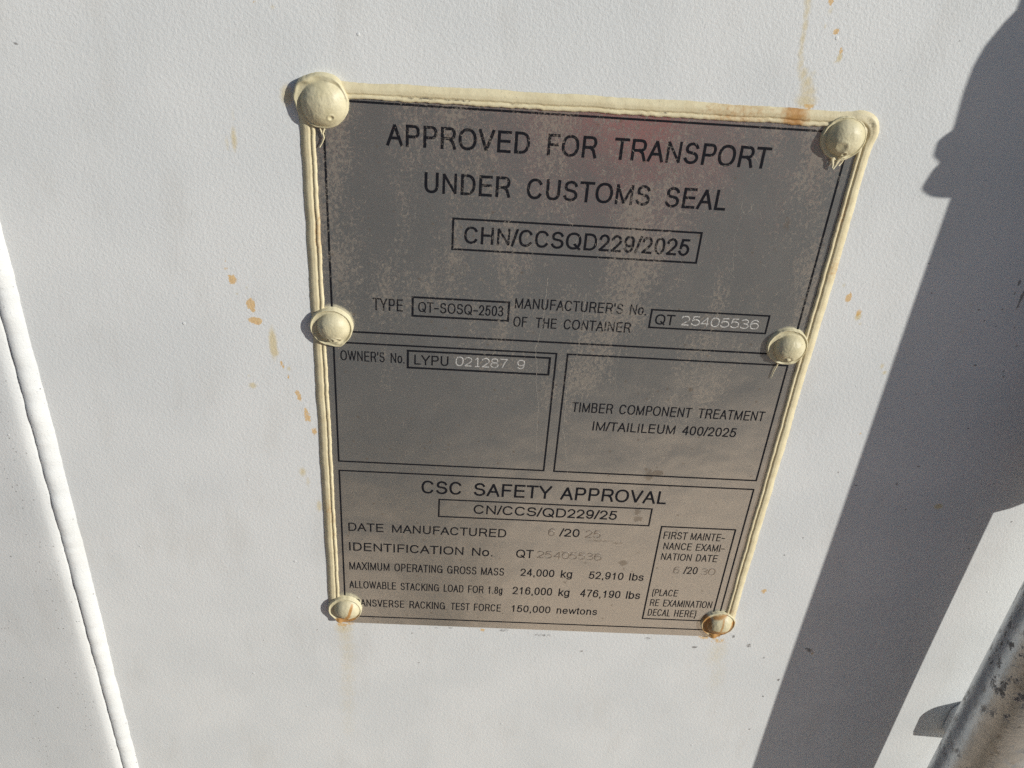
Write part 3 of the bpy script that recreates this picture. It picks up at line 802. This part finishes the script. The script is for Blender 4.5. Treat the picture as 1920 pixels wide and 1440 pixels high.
# --- metal sheet (dense enough to carry its stains), with scratches of its own
def build_sheet():
    xs = np.linspace(-98.4, 98.4, 198)
    zs = np.linspace(-136.9, 137.6, 276)
    X, Z = np.meshgrid(xs, zs)
    Y = 0.0 * X
    V = np.stack([X, Y, Z], -1).reshape(-1, 3)
    F = grid_faces(len(zs), len(xs)).tolist()
    nb = len(V)
    ring = [(-98.4, -136.9), (98.4, -136.9), (98.4, 137.6), (-98.4, 137.6)]
    V2 = [(x, -0.0, z) for x, z in ring] + [(x, 0.45, z) for x, z in ring]
    F2 = [(nb + i, nb + 4 + i, nb + 4 + (i + 1) % 4, nb + (i + 1) % 4) for i in range(4)]
    st = np.zeros((nb + 8, 3))
    for (cx, cz, rx, rz, a) in ((49, -29.9, 3.4, 1.6, .9), (45.5, -31.5, 2.2, 3.4, .8), (43.8, -28.0, 1.4, 1.5, .7), (43.3, -53.7, 1.6, 2.2, .8), (44.1, -58.0, 2.6, 1.8, .8),
                                (41.0, -87.0, 2.2, 1.8, .9), (28, -73, 8.0, 1.0, .6), (36, -74, 5.0, 1.4, .55), (14.1, -101.5, 1.6, 2.0, .6), (47, -80, 2.0, 3.0, .5),
                                (56.3, 16.8, 1.2, 1.2, .8), (80.2, 1.2, 1.0, 1.0, .5), (80.0, 95.0, 2.0, 5.0, .55), (78.0, 84.0, 2.0, 3.5, .45), (43.5, -82.0, 2.2, 2.0, .5), (60, -28, 5, 3, .35), (-8, 88, 4, 8, .3)):
        d2 = ((V[:, 0] - cx) / rx) ** 2 + ((V[:, 2] - cz) / rz) ** 2
        st[:nb, 0] = np.maximum(st[:nb, 0], a * np.exp(-0.6 * d2))
    rb = Ribbon(y0=-0.060)
    def wob(pts, w):
        q = []
        for (x0, z0), (x1, z1) in zip(pts[:-1], pts[1:]):
            n = max(2, int(abs(z1 - z0) / 1.6))
            for i in range(n):
                t = i / n
                q.append((x0 + (x1 - x0) * t + random.uniform(-.28, .28), z0 + (z1 - z0) * t))
        q.append(pts[-1])
        rb.stroke(q, w, cap=False)
    wob([(-9.3, 66.5), (-9.3, 56.9), (-9.5, 44.4), (-11, 36.7), (-11.8, 32.8), (-10, 23.6), (-10, 15.5), (-8, 5.9), (-7.7, -7), (-6.9, -21.8)], .24)
    wob([(6.7, 60.3), (6.3, 47.9), (6.2, 35.2), (5.4, 27.2), (3.8, 21.8), (3.5, 10.8), (4, -3.4)], .22)
    wob([(3.5, -6.3), (5.9, -18), (8, -30.1), (9.8, -37.9), (12.3, -45.7)], .22)
    wob([(35.5, 1.4), (39, -10.1), (41.9, -25), (44, -35.8)], .17)
    wob([(24, 36), (23, 25), (24.5, 12)], .10)
    wob([(62, 100), (61, 88), (63, 74)], .10)
    for _ in range(120):          # short hooked scrapes in the worn upper half
        x = random.gauss(8, 42); z = random.uniform(60, 127)
        if abs(x) > 84: continue
        L = random.uniform(1.0, 5.5); a = random.gauss(-1.3, 0.6)
        wob([(x, z), (x + L * .5 * cos(a) + random.uniform(-.8, .8), z + L * .5 * sin(a)), (x + L * cos(a), z + L * sin(a))], random.uniform(.09, .20))
    for _ in range(60):
        x = random.uniform(-84, 84); z = random.uniform(-125, 60)
        L = random.uniform(.8, 4.5); a = random.gauss(-1.4, 0.8)
        wob([(x, z), (x + L * cos(a), z + L * sin(a))], random.uniform(.06, .11))
    nb2 = nb + 8
    V = np.concatenate([V, np.array(V2), np.array(rb.v)])
    F = F + F2 + [tuple(nb2 + i for i in reversed(f)) for f in rb.f]
    midx = [0] * (len(F) - len(rb.f)) + [1] * len(rb.f)
    o = mesh("metal_sheet", V, F, [M_PLATE, M_SCR], plate, midx=midx)
    s = np.zeros((len(V), 3)); s[:nb2] = st
    vattr(o, "stain_shade", s)
    return o
build_sheet()

# --- printed rules and boxes
rules = Ribbon(y0=-0.012)
lw = 0.82
rules.rect(-95.0, 36.6, 95.0, 131.6, .86)
rules.build("section_frame", M_INK, plate)
for (x0, z0, x1, z1) in ((-95.0, -31.5, -2.7, 31.2), (2.0, -31.6, 95.0, 31.2), (-95.0, -132.0, 95.0, -36.9)):
    secs = Ribbon(y0=-0.012)
    secs.rect(x0, z0, x1, z1, lw)
    secs.build("section_frame", M_INK, plate)
for (x0, z0, x1, z1, w) in ((-47.5, 76.4, 48.0, 89.2, .85), (-62.6, 45.65, -23.9, 54.25, .9), (33.9, 46.2, 82.15, 54.5, .8),
                            (-64.4, 20.5, -5.2, 28.85, .95), (-49.5, -62.0, 49.9, -51.5, .8), (56.1, -125.4, 91.6, -62.15, .82)):
    r = Ribbon(y0=-0.014)
    r.rect(x0, z0, x1, z1, w)
    r.build("number_frame", M_INK, plate)

# --- printed words, one part per line of print; stamped numbers in relief
def tube_word(name, text, x0, x1, z, cap, w, mat, rise, jitter):
    """stamped figures: thin raised ridges with a rounded back"""
    V, F = [], []
    rb = Ribbon()
    def ridge(pts, closed):
        pts = [np.array(p) for p in pts]
        if closed: pts.append(pts[0])
        b = len(V); n = len(pts)
        for i, p in enumerate(pts):
            t = pts[min(i + 1, n - 1)] - pts[max(i - 1, 0)]
            L = np.linalg.norm(t); t = t / (L if L > 0 else 1)
            m = np.array([-t[1], t[0]])
            ww = w * random.uniform(.85, 1.15)
            for s, hgt in ((-1, 0.0), (-.6, .8), (0, 1.0), (.6, .8), (1, 0.0)):
                q = p + m * s * ww / 2
                V.append((q[0], -0.004 - rise * hgt, q[1]))
        for i in range(n - 1):
            for j in range(4):
                a = b + i * 5 + j
                F.append((a, a + 1, a + 6, a + 5))
    L = layout(text); n = len(text)
    pitch = (x1 - x0) / n
    for i, ch in enumerate(text):
        gw = pitch * 0.80
        cx0 = x0 + pitch * i + (pitch - gw) / 2 * (1 if n > 1 else 0)
        dz, dx = random.uniform(-jitter, jitter), random.uniform(-jitter, jitter)
        sl = random.uniform(-.03, .03)
        gg = G[ch][3]
        if ch == '1':
            gg = [[(.2, .8), (.55, 1), (.55, 0)], [(.2, 0), (.9, 0)]]
        for s in gg:
            closed = isinstance(s, tuple)
            pts = s[1] if closed else s
            P2 = [(cx0 + dx + px * gw + sl * py * cap, z + dz + py * cap) for px, py in pts]
            Q = []
            for a, b in zip(P2[:-1], P2[1:]):
                k = max(1, int(math.hypot(b[0] - a[0], b[1] - a[1]) / .35))
                Q += [(a[0] + (b[0] - a[0]) * t / k + random.uniform(-.05, .05), a[1] + (b[1] - a[1]) * t / k + random.uniform(-.05, .05)) for t in range(k)]
            Q.append(P2[-1])
            ridge(Q, closed)
    return mesh(name, V, F, mat, plate, smooth=True)

lines = {}
for (txt, x0, x1, z, cap, kind) in WORDS:
    if kind == 'ink':
        lines.setdefault(z, []).append((txt, x0, x1, cap))
    elif kind == 'stamp':
        tube_word("stamped_number", txt, x0, x1, z, cap, .50, M_STAMP, .08, .12)
    else:
        tube_word("stamped_number", txt, x0, x1, z, cap, .60, M_STAMP2, .09, .18)
for z, ws in lines.items():
    rb = Ribbon(y0=-0.016)
    for (txt, x0, x1, cap) in ws:
        set_word(rb, txt, x0, x1, z, cap, cap * (.152 if cap > 7 else .146), .03)
    rb.build("printed_line", M_INK, plate)

# --- cream bead of sealant round three sides
def build_bead():
    # path runs along the bead's inner edge; s is the distance outwards
    path = []
    def seg(a, b, n, out):
        for i in range(n):
            t = i / n
            path.append((a[0] + (b[0] - a[0]) * t, a[1] + (b[1] - a[1]) * t, out))
    seg((-97.6, -123.5), (-98.2, 129.0), 230, (-1.0, 0.0))
    for i in range(8):
        t = i / 8 * pi / 2
        path.append((-95.2 - 3 * cos(t), 130.0 + 2.6 * sin(t), (-cos(t), sin(t))))
    seg((-95.2, 132.6), (95.6, 133.6), 190, (0.0, 1.0))
    for i in range(8):
        t = i / 8 * pi / 2
        path.append((95.8 + 3 * sin(t), 130.8 + 2.8 * cos(t), (sin(t), cos(t))))
    seg((98.8, 130.5), (98.0, -124.0), 235, (1.0, 0.0))
    prof = [(0.0, 0.02), (0.04, 0.7), (0.3, 1.25), (0.7, 1.52), (1.1, 1.45), (1.35, 1.15), (1.55, 0.72), (1.75, 0.70), (1.95, 0.98), (2.3, 1.40), (2.75, 1.52), (3.05, 1.40), (3.3, 1.46), (3.8, 1.30), (4.3, 0.98), (4.8, 0.5), (5.3, 0.0), (5.8, -0.52)]
    V, st = [], []
    for i, (x, z, (ox, oz)) in enumerate(path):
        inn = 0.22 * fbm(x, z, 0.11, 2.0) + 0.16 * fbm(x, z, 0.6, 4.0)
        top = oz > 0.5
        if top:
            inn *= 2.0
        wd = (1.0 if top else 0.97) + 0.07 * fbm(x, z, 0.05, 7.0) + 0.03 * fbm(x, z, 0.5, 6.0)
        hk = 0.62 + 0.08 * fbm(x, z, 0.07, 11.0)
        corner = math.exp(-((x - 100) ** 2 + (z - 135) ** 2) / 30.0)
        cl = math.exp(-((x + 98) ** 2 + (z - 134) ** 2) / 60.0)
        for (s, h) in prof:
            hh = h * hk
            if top and 1.0 < s < 2.2:
                hh += 0.10 * fbm(x, z + s, 0.9, 3.0)          # crackled groove
            if corner > .02 and 0 < s < 5.5:
                hh += corner * (0.9 + 0.9 * fbm(x + s, z, 0.5, 1.0)) * (0.25 + s / 6.0)
            if cl > .02 and 0 < s < 5.4:
                hh += cl * 0.9
            d = inn * (1 - s / 6) + s * wd * (1 + 0.34 * corner + 0.20 * cl)
            V.append((x + ox * d, -hh if h > 0 else -h * 1.0, z + oz * d))
            r = 0.0; t = 0.0; k = 0.0
            if top:
                r = max(r, 0.62 * math.exp(-((x - 73) / 6.0) ** 2), 0.36 * math.exp(-((x - 52) / 18.0) ** 2))
                k = max(k, (0.46 if s < .4 else 0.0) + (0.48 if abs(s - 1.62) < .3 else 0.0) * (0.6 + fbm(x, z, 0.05, 5.0)))  # inner edge: gap shade and dirt put into the colour
                if corner > .1 and s > 2.5: k = max(k, 0.62 * corner * (s < 4.6))
            elif ox > 0:
                r = max(r, 0.36 * math.exp(-((z - 78) / 7.0) ** 2) * (s > 2), 0.28 * math.exp(-((z - 100) / 12.0) ** 2) * (s < 2.4), 0.26 * math.exp(-((z + 118) / 9.0) ** 2))
                k = max(k, 0.36 if s < .2 else 0.0)  # shade between bead and plate, put into the colour
            else:
                r = max(r, 0.30 * (s < 2.2) * max(0, fbm(x, z, 0.035, 9.0)) * 1.6, 0.33 * math.exp(-((z + 60) / 14.0) ** 2) * (1.6 < s < 4.5))
                k = max(k, 0.30 if 1.4 < s < 1.9 else 0.0)
            st.append((r, t, k))
    o = mesh("sealant_bead", V, grid_faces(len(path), len(prof))[:, ::-1], M_BEAD, plate, smooth=True)
    vattr(o, "stain_shade", np.array(st))
build_bead()

# --- the six rivets, each painted over with its own dents and drips
def rivet(cx, cz, r_rim, r_dome, h, off, seed, label, rim=1.5, ring=0.30, lift=0.0, dents=(), drips=(), rust=(), dark=(), lobes=(), base=-0.2, squash=(1.0, 1.0)):
    na, nr = 120, 64
    V, st = [], []
    rd = [0.0] + [r_rim * 1.04 * ((i + 1) / nr) ** 0.80 for i in range(nr)]
    for r in rd:
        for j in range(na):
            a = 2 * pi * j / na
            rr = r * (1 + 0.020 * fbm(cos(a) * 2, sin(a) * 2, 1.0, seed) + 0.012 * fbm(cos(a) * 7, sin(a) * 7, 1.0, seed + 4))
            for (la, lw_, lk) in lobes:              # lobes push the skirt outwards (drips, blobs)
                da = (a - radians(la) + pi) % (2 * pi) - pi
                rr *= 1 + lk * math.exp(-(da / radians(lw_)) ** 2) * (r / r_rim) ** 3
            dx, dz = rr * cos(a) * squash[0], rr * sin(a) * squash[1]
            f = r / (r_rim * 1.04)
            # skirt with a raised lip
            sk = rim * (0.80 + ring * math.exp(-((f - 0.93) / 0.055) ** 2))
            edge = max(0.0, min(1.0, (1.0 - f) / 0.075))
            sk *= math.sqrt(max(0.0, 1 - (1 - edge) ** 2))
            q = math.hypot(dx - off[0], dz - off[1]) / r_dome
            dm = h * math.sqrt(max(0.0, 1 - q ** 2.15)) if q < 1 else 0.0
            k = 0.95
            hh = 0.5 * (sk + dm + math.sqrt((sk - dm) ** 2 + k * k)) - 0.30
            if f > 0.985:
                hh = base
            else:
                hh += lift + 0.13 * fbm(dx, dz, 0.30, seed + 9) + 0.05 * fbm(dx, dz, 1.1, seed + 2)
                for (ex, ez, er, ek) in dents:
                    d2 = ((dx - ex) ** 2 + (dz - ez) ** 2) / er ** 2
                    hh -= ek * math.exp(-d2 * 1.4) - 0.45 * ek * math.exp(-(math.sqrt(d2) - 1.35) ** 2 * 6)
                for (ex, ez, ew, el_, ek) in drips:
                    d2 = ((dx - ex) / ew) ** 2 + ((dz - ez) / el_) ** 2
                    hh += ek * math.exp(-d2)
            V.append((cx + dx, -hh, cz + dz))
            sr, sd = 0.0, 0.0
            for (x0, z0, x1, z1, ww, am) in rust:
                tx, tz = x1 - x0, z1 - z0
                t = max(0.0, min(1.0, ((dx - x0) * tx + (dz - z0) * tz) / (tx * tx + tz * tz + 1e-9)))
                d = math.hypot(dx - x0 - t * tx, dz - z0 - t * tz)
                sr = max(sr, am * math.exp(-(d / ww) ** 2))
            for (x0, z0, ww, am) in dark:
                sd = max(sd, am * math.exp(-((dx - x0) ** 2 + (dz - z0) ** 2) / ww ** 2))
            st.append((sr, 0, sd))
    o = mesh("rivet", V, grid_faces(len(rd), na, wrap=True), M_RIVET, plate, smooth=True)
    vattr(o, "stain_shade", np.array(st))
    o["label"] = label
    return o

def strand(parent, pts, w0, w1, thick, mat):
    """a dried string or flake of paint: a tapered rounded strip hanging from a rivet"""
    V, F = [], []
    n = len(pts)
    for i, (x, y, z) in enumerate(pts):
        t = i / (n - 1)
        a = np.array(pts[max(i - 1, 0)]); b = np.array(pts[min(i + 1, n - 1)])
        d = b - a; d = d / np.linalg.norm(d)
        side = np.array([-d[2], 0, d[0]]); side = side / (np.linalg.norm(side) + 1e-9)
        w = w0 + (w1 - w0) * t
        for k in range(8):
            an = 2 * pi * k / 8
            p = np.array((x, y, z)) + side * cos(an) * w / 2 + np.array((0, 1, 0)) * sin(an) * thick / 2
            V.append(tuple(p))
    F = grid_faces(n, 8, wrap=True).tolist()
    F += [tuple(range(8)), tuple(range((n - 1) * 8 + 7, (n - 1) * 8 - 1, -1))]
    o = mesh("paint_strand", V, F, mat, parent, smooth=True)
    vattr(o, "stain_shade", np.zeros((len(V), 3)))
    return o

R1 = rivet(-95.0, 131.0, 9.2, 8.3, 5.6, (0.55, -0.45), 1.3, "cream rivet with a pitted dome and a thick ragged collar of sealant", rim=2.2, ring=0.08, lift=0.3,
           dents=((3.5, -4.3, .8, .55),), lobes=((95, 24, .07), (140, 22, .14), (60, 20, .06), (170, 14, .05)), drips=((-5, 7.5, 2.5, 1.2, .8), (3, 7.8, 3, 1.0, .6)), dark=((-5.5, 3, 1.2, .5), (-2, 4.5, .5, .5)), base=-0.9)
strand(R1, [(-94.9, -.9, 123.6), (-94.6, -1.0, 121.6), (-95.2, -1.1, 119.8), (-94.9, -.9, 118.0), (-95.6, -.8, 116.2), (-96.6, -.9, 114.4)], .9, .35, .6, M_BEAD)
strand(R1, [(-96.4, -1.1, 122.6), (-96.0, -1.1, 121.0), (-95.5, -1.1, 119.4)], .6, .5, .6, M_BEAD)
R2 = rivet(-95.3, 39.2, 8.5, 6.7, 5.6, (0.9, 0.3), 2.6, "cream rivet with a thin raised lip and torn dents along its lower edge", rim=1.6, lift=0.9,
           dents=((0.6, -4.3, .8, .8), (2.6, -4.6, 1.1, .9), (-1.0, -4.0, .5, .4)), lobes=((292, 14, .10),), drips=((2.6, -7.0, 2.0, .9, .8),), dark=((2.6, -4.6, .9, .55), (5.5, -2, .6, .45), (.4, -4.4, .6, .5), (1.5, 5.5, .9, .4)), base=-0.9)
R3 = rivet(92.3, 41.0, 8.3, 6.6, 5.8, (1.0, -0.4), 3.9, "cream rivet on the right edge with a string of paint below it",
           rim=1.7, dents=((0.3, -4.6, 1.1, -.7),), drips=((3, -7.0, 2.5, 1.0, .6),), lobes=((300, 20, .05),), dark=((5, 3, .7, .5), (4.4, 5, .5, .5), (.5, -6.5, .8, .6)))
strand(R3, [(90.6, -.9, 34.2), (90.2, -.7, 31.2), (89.5, -.6, 28.0), (89.2, -.5, 24.8)], .9, .12, .5, M_BEAD)
R4 = rivet(-95.0, -125.8, 8.2, 6.5, 5.0, (1.0, 0.5), 5.1, "pale rivet with a diagonal rust streak and a rusty lower rim",
           rim=1.6, lift=0.8, dents=((0.9, -3.9, .9, .6),), lobes=((248, 15, .17),), drips=((-3.0, -7.4, 1.2, 1.4, .9),), base=-0.9,
           rust=((3.8, 4.8, 2.1, -1.5, .9, .75), (2.1, -1.5, -.1, -4.2, 1.2, .75), (-.4, -4.2, 1.6, -4.6, 1.3, .85), (-3.5, -7.2, 5, -6.8, 1.6, .95), (5, -6, 7, -3, .6, .5)),
           dark=((.9, -4.2, .8, .7), (-2.4, 6.0, 1.2, .42), (0, 6.4, 1.2, .4), (2, 6.0, 1.2, .4)))
R5 = rivet(95.2, -126.2, 8.5, 7.0, 5.2, (0.6, 0.2), 6.4, "rust-covered rivet at the corner with a hanging rusty drip",
           rim=1.6, dents=((1.5, -4.6, 1.0, .5),), lobes=((262, 16, .22),), drips=((-1.0, -8.2, 1.6, 1.8, 1.2),), base=-0.9, squash=(1.02, .98),
           rust=((1.6, 5.5, 1.0, -2.0, .8, .55), (-6.5, 3.5, -5, -4.5, 2.6, .85), (-5, -4.0, 3.5, -4.6, 2.8, .9), (-2, -8, 3, -7.5, 1.8, 1.0), (6.0, -4, 7.4, 2.0, 1.2, .75), (-3, 5.5, 3, 7, 1.1, .6)),
           dark=((-3.0, -7.6, .9, .8), (3.2, -7.6, .6, .7)))
R6 = rivet(92.4, 129.8, 8.1, 7.0, 5.7, (0.5, 0.3), 7.7, "smooth cream rivet with torn flakes of paint hanging under it",
           rim=1.4, dents=((-1.3, -2.2, 1.7, .35), (.6, -5.0, .7, .5)), drips=((1, -6.6, 1.8, 1.2, .7),), lobes=((275, 14, .05),), dark=((-1.0, -2.0, 1.1, .25), (3, 7.4, 1.0, .6), (-2, 7.4, 1.0, .5), (-7, -3, .7, .4)))
strand(R6, [(90.0, -1.6, 122.8), (90.4, -1.3, 121.4), (90.8, -1.5, 120.0), (91.0, -1.3, 118.6)], 1.5, .5, .5, M_BEAD)
strand(R6, [(92.6, -1.8, 123.0), (92.4, -1.5, 121.4), (91.9, -1.6, 119.8), (91.5, -1.2, 118.2)], 1.5, .5, .5, M_BEAD)
strand(R6, [(94.2, -1.4, 122.6), (94.0, -1.2, 121.0), (93.2, -1.3, 119.6)], 1.0, .4, .5, M_BEAD)

# ------------------------------------------------------------------ the locking bar whose shadow falls across the door
bar = thing("locking_bar", (235.7, -37.1, -1300), "scuffed galvanised locking bar standing upright in front of the white door", "locking bar")
BX, BY = 235.7, -37.1

def lathe(name, prof, mat, parent, cx=BX, cy=BY, n=72):
    V = [(cx + r * cos(2 * pi * j / n), cy + r * sin(2 * pi * j / n), z) for (r, z) in prof for j in range(n)]
    F = grid_faces(len(prof), n, wrap=True).tolist()
    m = len(prof)
    F += [tuple(range(n - 1, -1, -1)), tuple(range((m - 1) * n, m * n))]
    return mesh(name, V, F, mat, parent, smooth=True)

lathe("bar_tube", [(19.0, z) for z in (-1240, -600, -320, -260, -180, -100, 0, 100, 300, 1150)], M_GALV, bar)
lathe("handle_collar", [(r, z + 16.0) for r, z in ((19.2, 138), (24.6, 139.5), (25.4, 141), (24.6, 146), (23.6, 148.5), (23.8, 151), (25.3, 154), (25.4, 157.5), (23.4, 160), (23.2, 163), (23.6, 176), (23.4, 184), (22.6, 190), (20.8, 196), (19.2, 200))], M_GALV, bar)

def slab(name, outline, y0, y1, mat, parent):
    n = len(outline)
    V = [(x, y0, z) for x, z in outline] + [(x, y1, z) for x, z in outline]
    F = [tuple(range(n)), tuple(range(2 * n - 1, n - 1, -1))]
    F += [(i, n + i, n + (i + 1) % n, (i + 1) % n) for i in range(n)]
    bm = bmesh.new()
    vs = [bm.verts.new(P(*v)) for v in V]
    for f in F:
        bm.faces.new([vs[i] for i in f])
    bmesh.ops.recalc_face_normals(bm, faces=bm.faces)
    bmesh.ops.bevel(bm, geom=[e for e in bm.edges if abs(e.verts[0].co.y - e.verts[1].co.y) < 1e-7], offset=0.0008, segments=2, affect='EDGES')
    me = bpy.data.meshes.new(name)
    bm.to_mesh(me); bm.free()
    me.materials.append(mat)
    o = bpy.data.objects.new(name, me)
    COL.objects.link(o)
    o.parent = parent
    o.matrix_parent_inverse = Matrix.Translation(-Vector(parent.location))
    return o

# the handle's retaining plate, reaching away to the right of the bar
out = [(240.0, -15.5), (274.0, -15.5), (279.0, -12.0), (283.0, -8.0), (288.0, 2.0), (330.0, 24.0), (380.0, 30.0), (380.0, 150.0), (240.0, 150.0)]
slab("handle_plate", out, BY - 4.0, BY + 4.0, M_GALV, bar)
# guide bracket foot behind the bar, fixed to the door
foot = []
for i in range(13):
    a = radians(90 + 90 * i / 12)
    foot.append((256.0 + 17.5 * cos(a), -191.0 + 13.5 * sin(a)))
foot += [(238.8, -203.0), (240.0, -206.5), (272.0, -209.0), (272.0, -177.5)]
slab("guide_foot", foot[::-1], -9.2, WY, M_WALL, bar)
for o in bar.children:
    if o.name.startswith("guide_foot"):
        a = o.data.color_attributes.new("stain_shade", 'FLOAT_COLOR', 'POINT')
        a.data.foreach_set("color", np.zeros(len(o.data.vertices) * 4, np.float32))

# ------------------------------------------------------------------ the photographer, seen only as a dim reflection in the plate
M_SKIN = plain("skin", (0.50, 0.30, 0.22), 0.55)
M_JACKET = plain("grey_vest", (0.10, 0.10, 0.105), 0.9, 1.0)
M_RED = plain("red_shirt", (0.80, 0.07, 0.05), 0.85, 0.6)
M_KHAKI = plain("khaki_trousers", (0.30, 0.235, 0.16), 0.9, 1.0)
M_BOOT = plain("brown_boots", (0.07, 0.045, 0.03), 0.7)
M_HAIR = plain("dark_hair", (0.02, 0.016, 0.013), 0.6)

def build_person(ox, oy):
    J, R, Ed = [], [], []
    def v(p, r, parent=None, r2=None):
        J.append((ox + p[0], oy + p[1], p[2])); R.append((r, r2 or r))
        if parent is not None:
            Ed.append((parent, len(J) - 1))
        return len(J) - 1
    pel = v((0, 0, .95), .155, None, .115)
    wai = v((0, .01, 1.12), .145, pel, .11)
    che = v((0, .015, 1.30), .170, wai, .12)
    nb = v((0, .0, 1.47), .085, che, .075)
    nk = v((0, .015, 1.54), .058, nb)
    hd = v((0, .03, 1.62), .078, nk, .090)
    top = v((0, .03, 1.71), .078, hd, .092)
    for s in (-1, 1):
        sh = v((.185 * s, .0, 1.43), .070, che)
        el_ = v((.31 * s, .08, 1.26), .052, sh)
        wr = v((.115 * s + .14, .27, 1.50), .030, el_)
        pm = v((.105 * s + .14, .29, 1.565), .030, wr, .022)
        for k in range(4):
            a = v((.10 * s - .012 * s + .14, .305 + .0 * k, 1.59 - .018 * k + .01), .0095, pm)
            b = v((.082 * s + .14, .325, 1.60 - .019 * k + .008), .0085, a)
            v((.062 * s + .14, .318, 1.602 - .019 * k + .006), .0075, b)
        t1 = v((.095 * s + .14, .275, 1.595), .0105, pm)
        v((.070 * s + .14, .292, 1.612), .0085, t1)
        hp = v((.10 * s, .0, .86), .098, pel)
        kn = v((.115 * s, .03, .50), .066, hp)
        an = v((.12 * s, -.01, .11), .046, kn)
        hl = v((.125 * s, .0, .045), .045, an)
        v((.145 * s, .16, .035), .040, hl, .034)
    me = bpy.data.meshes.new("person")
    me.from_pydata(J, Ed, [])
    o = bpy.data.objects.new("person", me)
    COL.objects.link(o)
    m = o.modifiers.new("skin", 'SKIN')
    sk = me.skin_vertices[0].data
    for i, r in enumerate(R):
        sk[i].radius = r
    sk[0].use_root = True
    m2 = o.modifiers.new("sub", 'SUBSURF'); m2.levels = 2; m2.render_levels = 2
    dg = bpy.context.evaluated_depsgraph_get()
    ev = bpy.data.meshes.new_from_object(o.evaluated_get(dg))
    ev.name = "person"
    o.modifiers.clear()
    o.data = ev
    ev.materials.clear()
    for q in (M_SKIN, M_JACKET, M_RED, M_KHAKI, M_BOOT, M_HAIR):
        ev.materials.append(q)
    for p in ev.polygons:
        x, y, z = p.center.x - ox, p.center.y - oy, p.center.z
        p.use_smooth = True
        if z < .12: k = 4
        elif z < .80: k = 3
        elif z < 1.50 and not (y > .265): k = 1
        else: k = 0
        if k == 1 and (abs(x) > .20 or y > .13): k = 2
        if z > 1.66 or (z > 1.57 and y < .0): k = 5
        p.material_index = k
    tag(o, "person in a grey vest over a red shirt and khaki trousers, photographing the data plate", "person")
    return o
build_person(-0.18, -0.68)
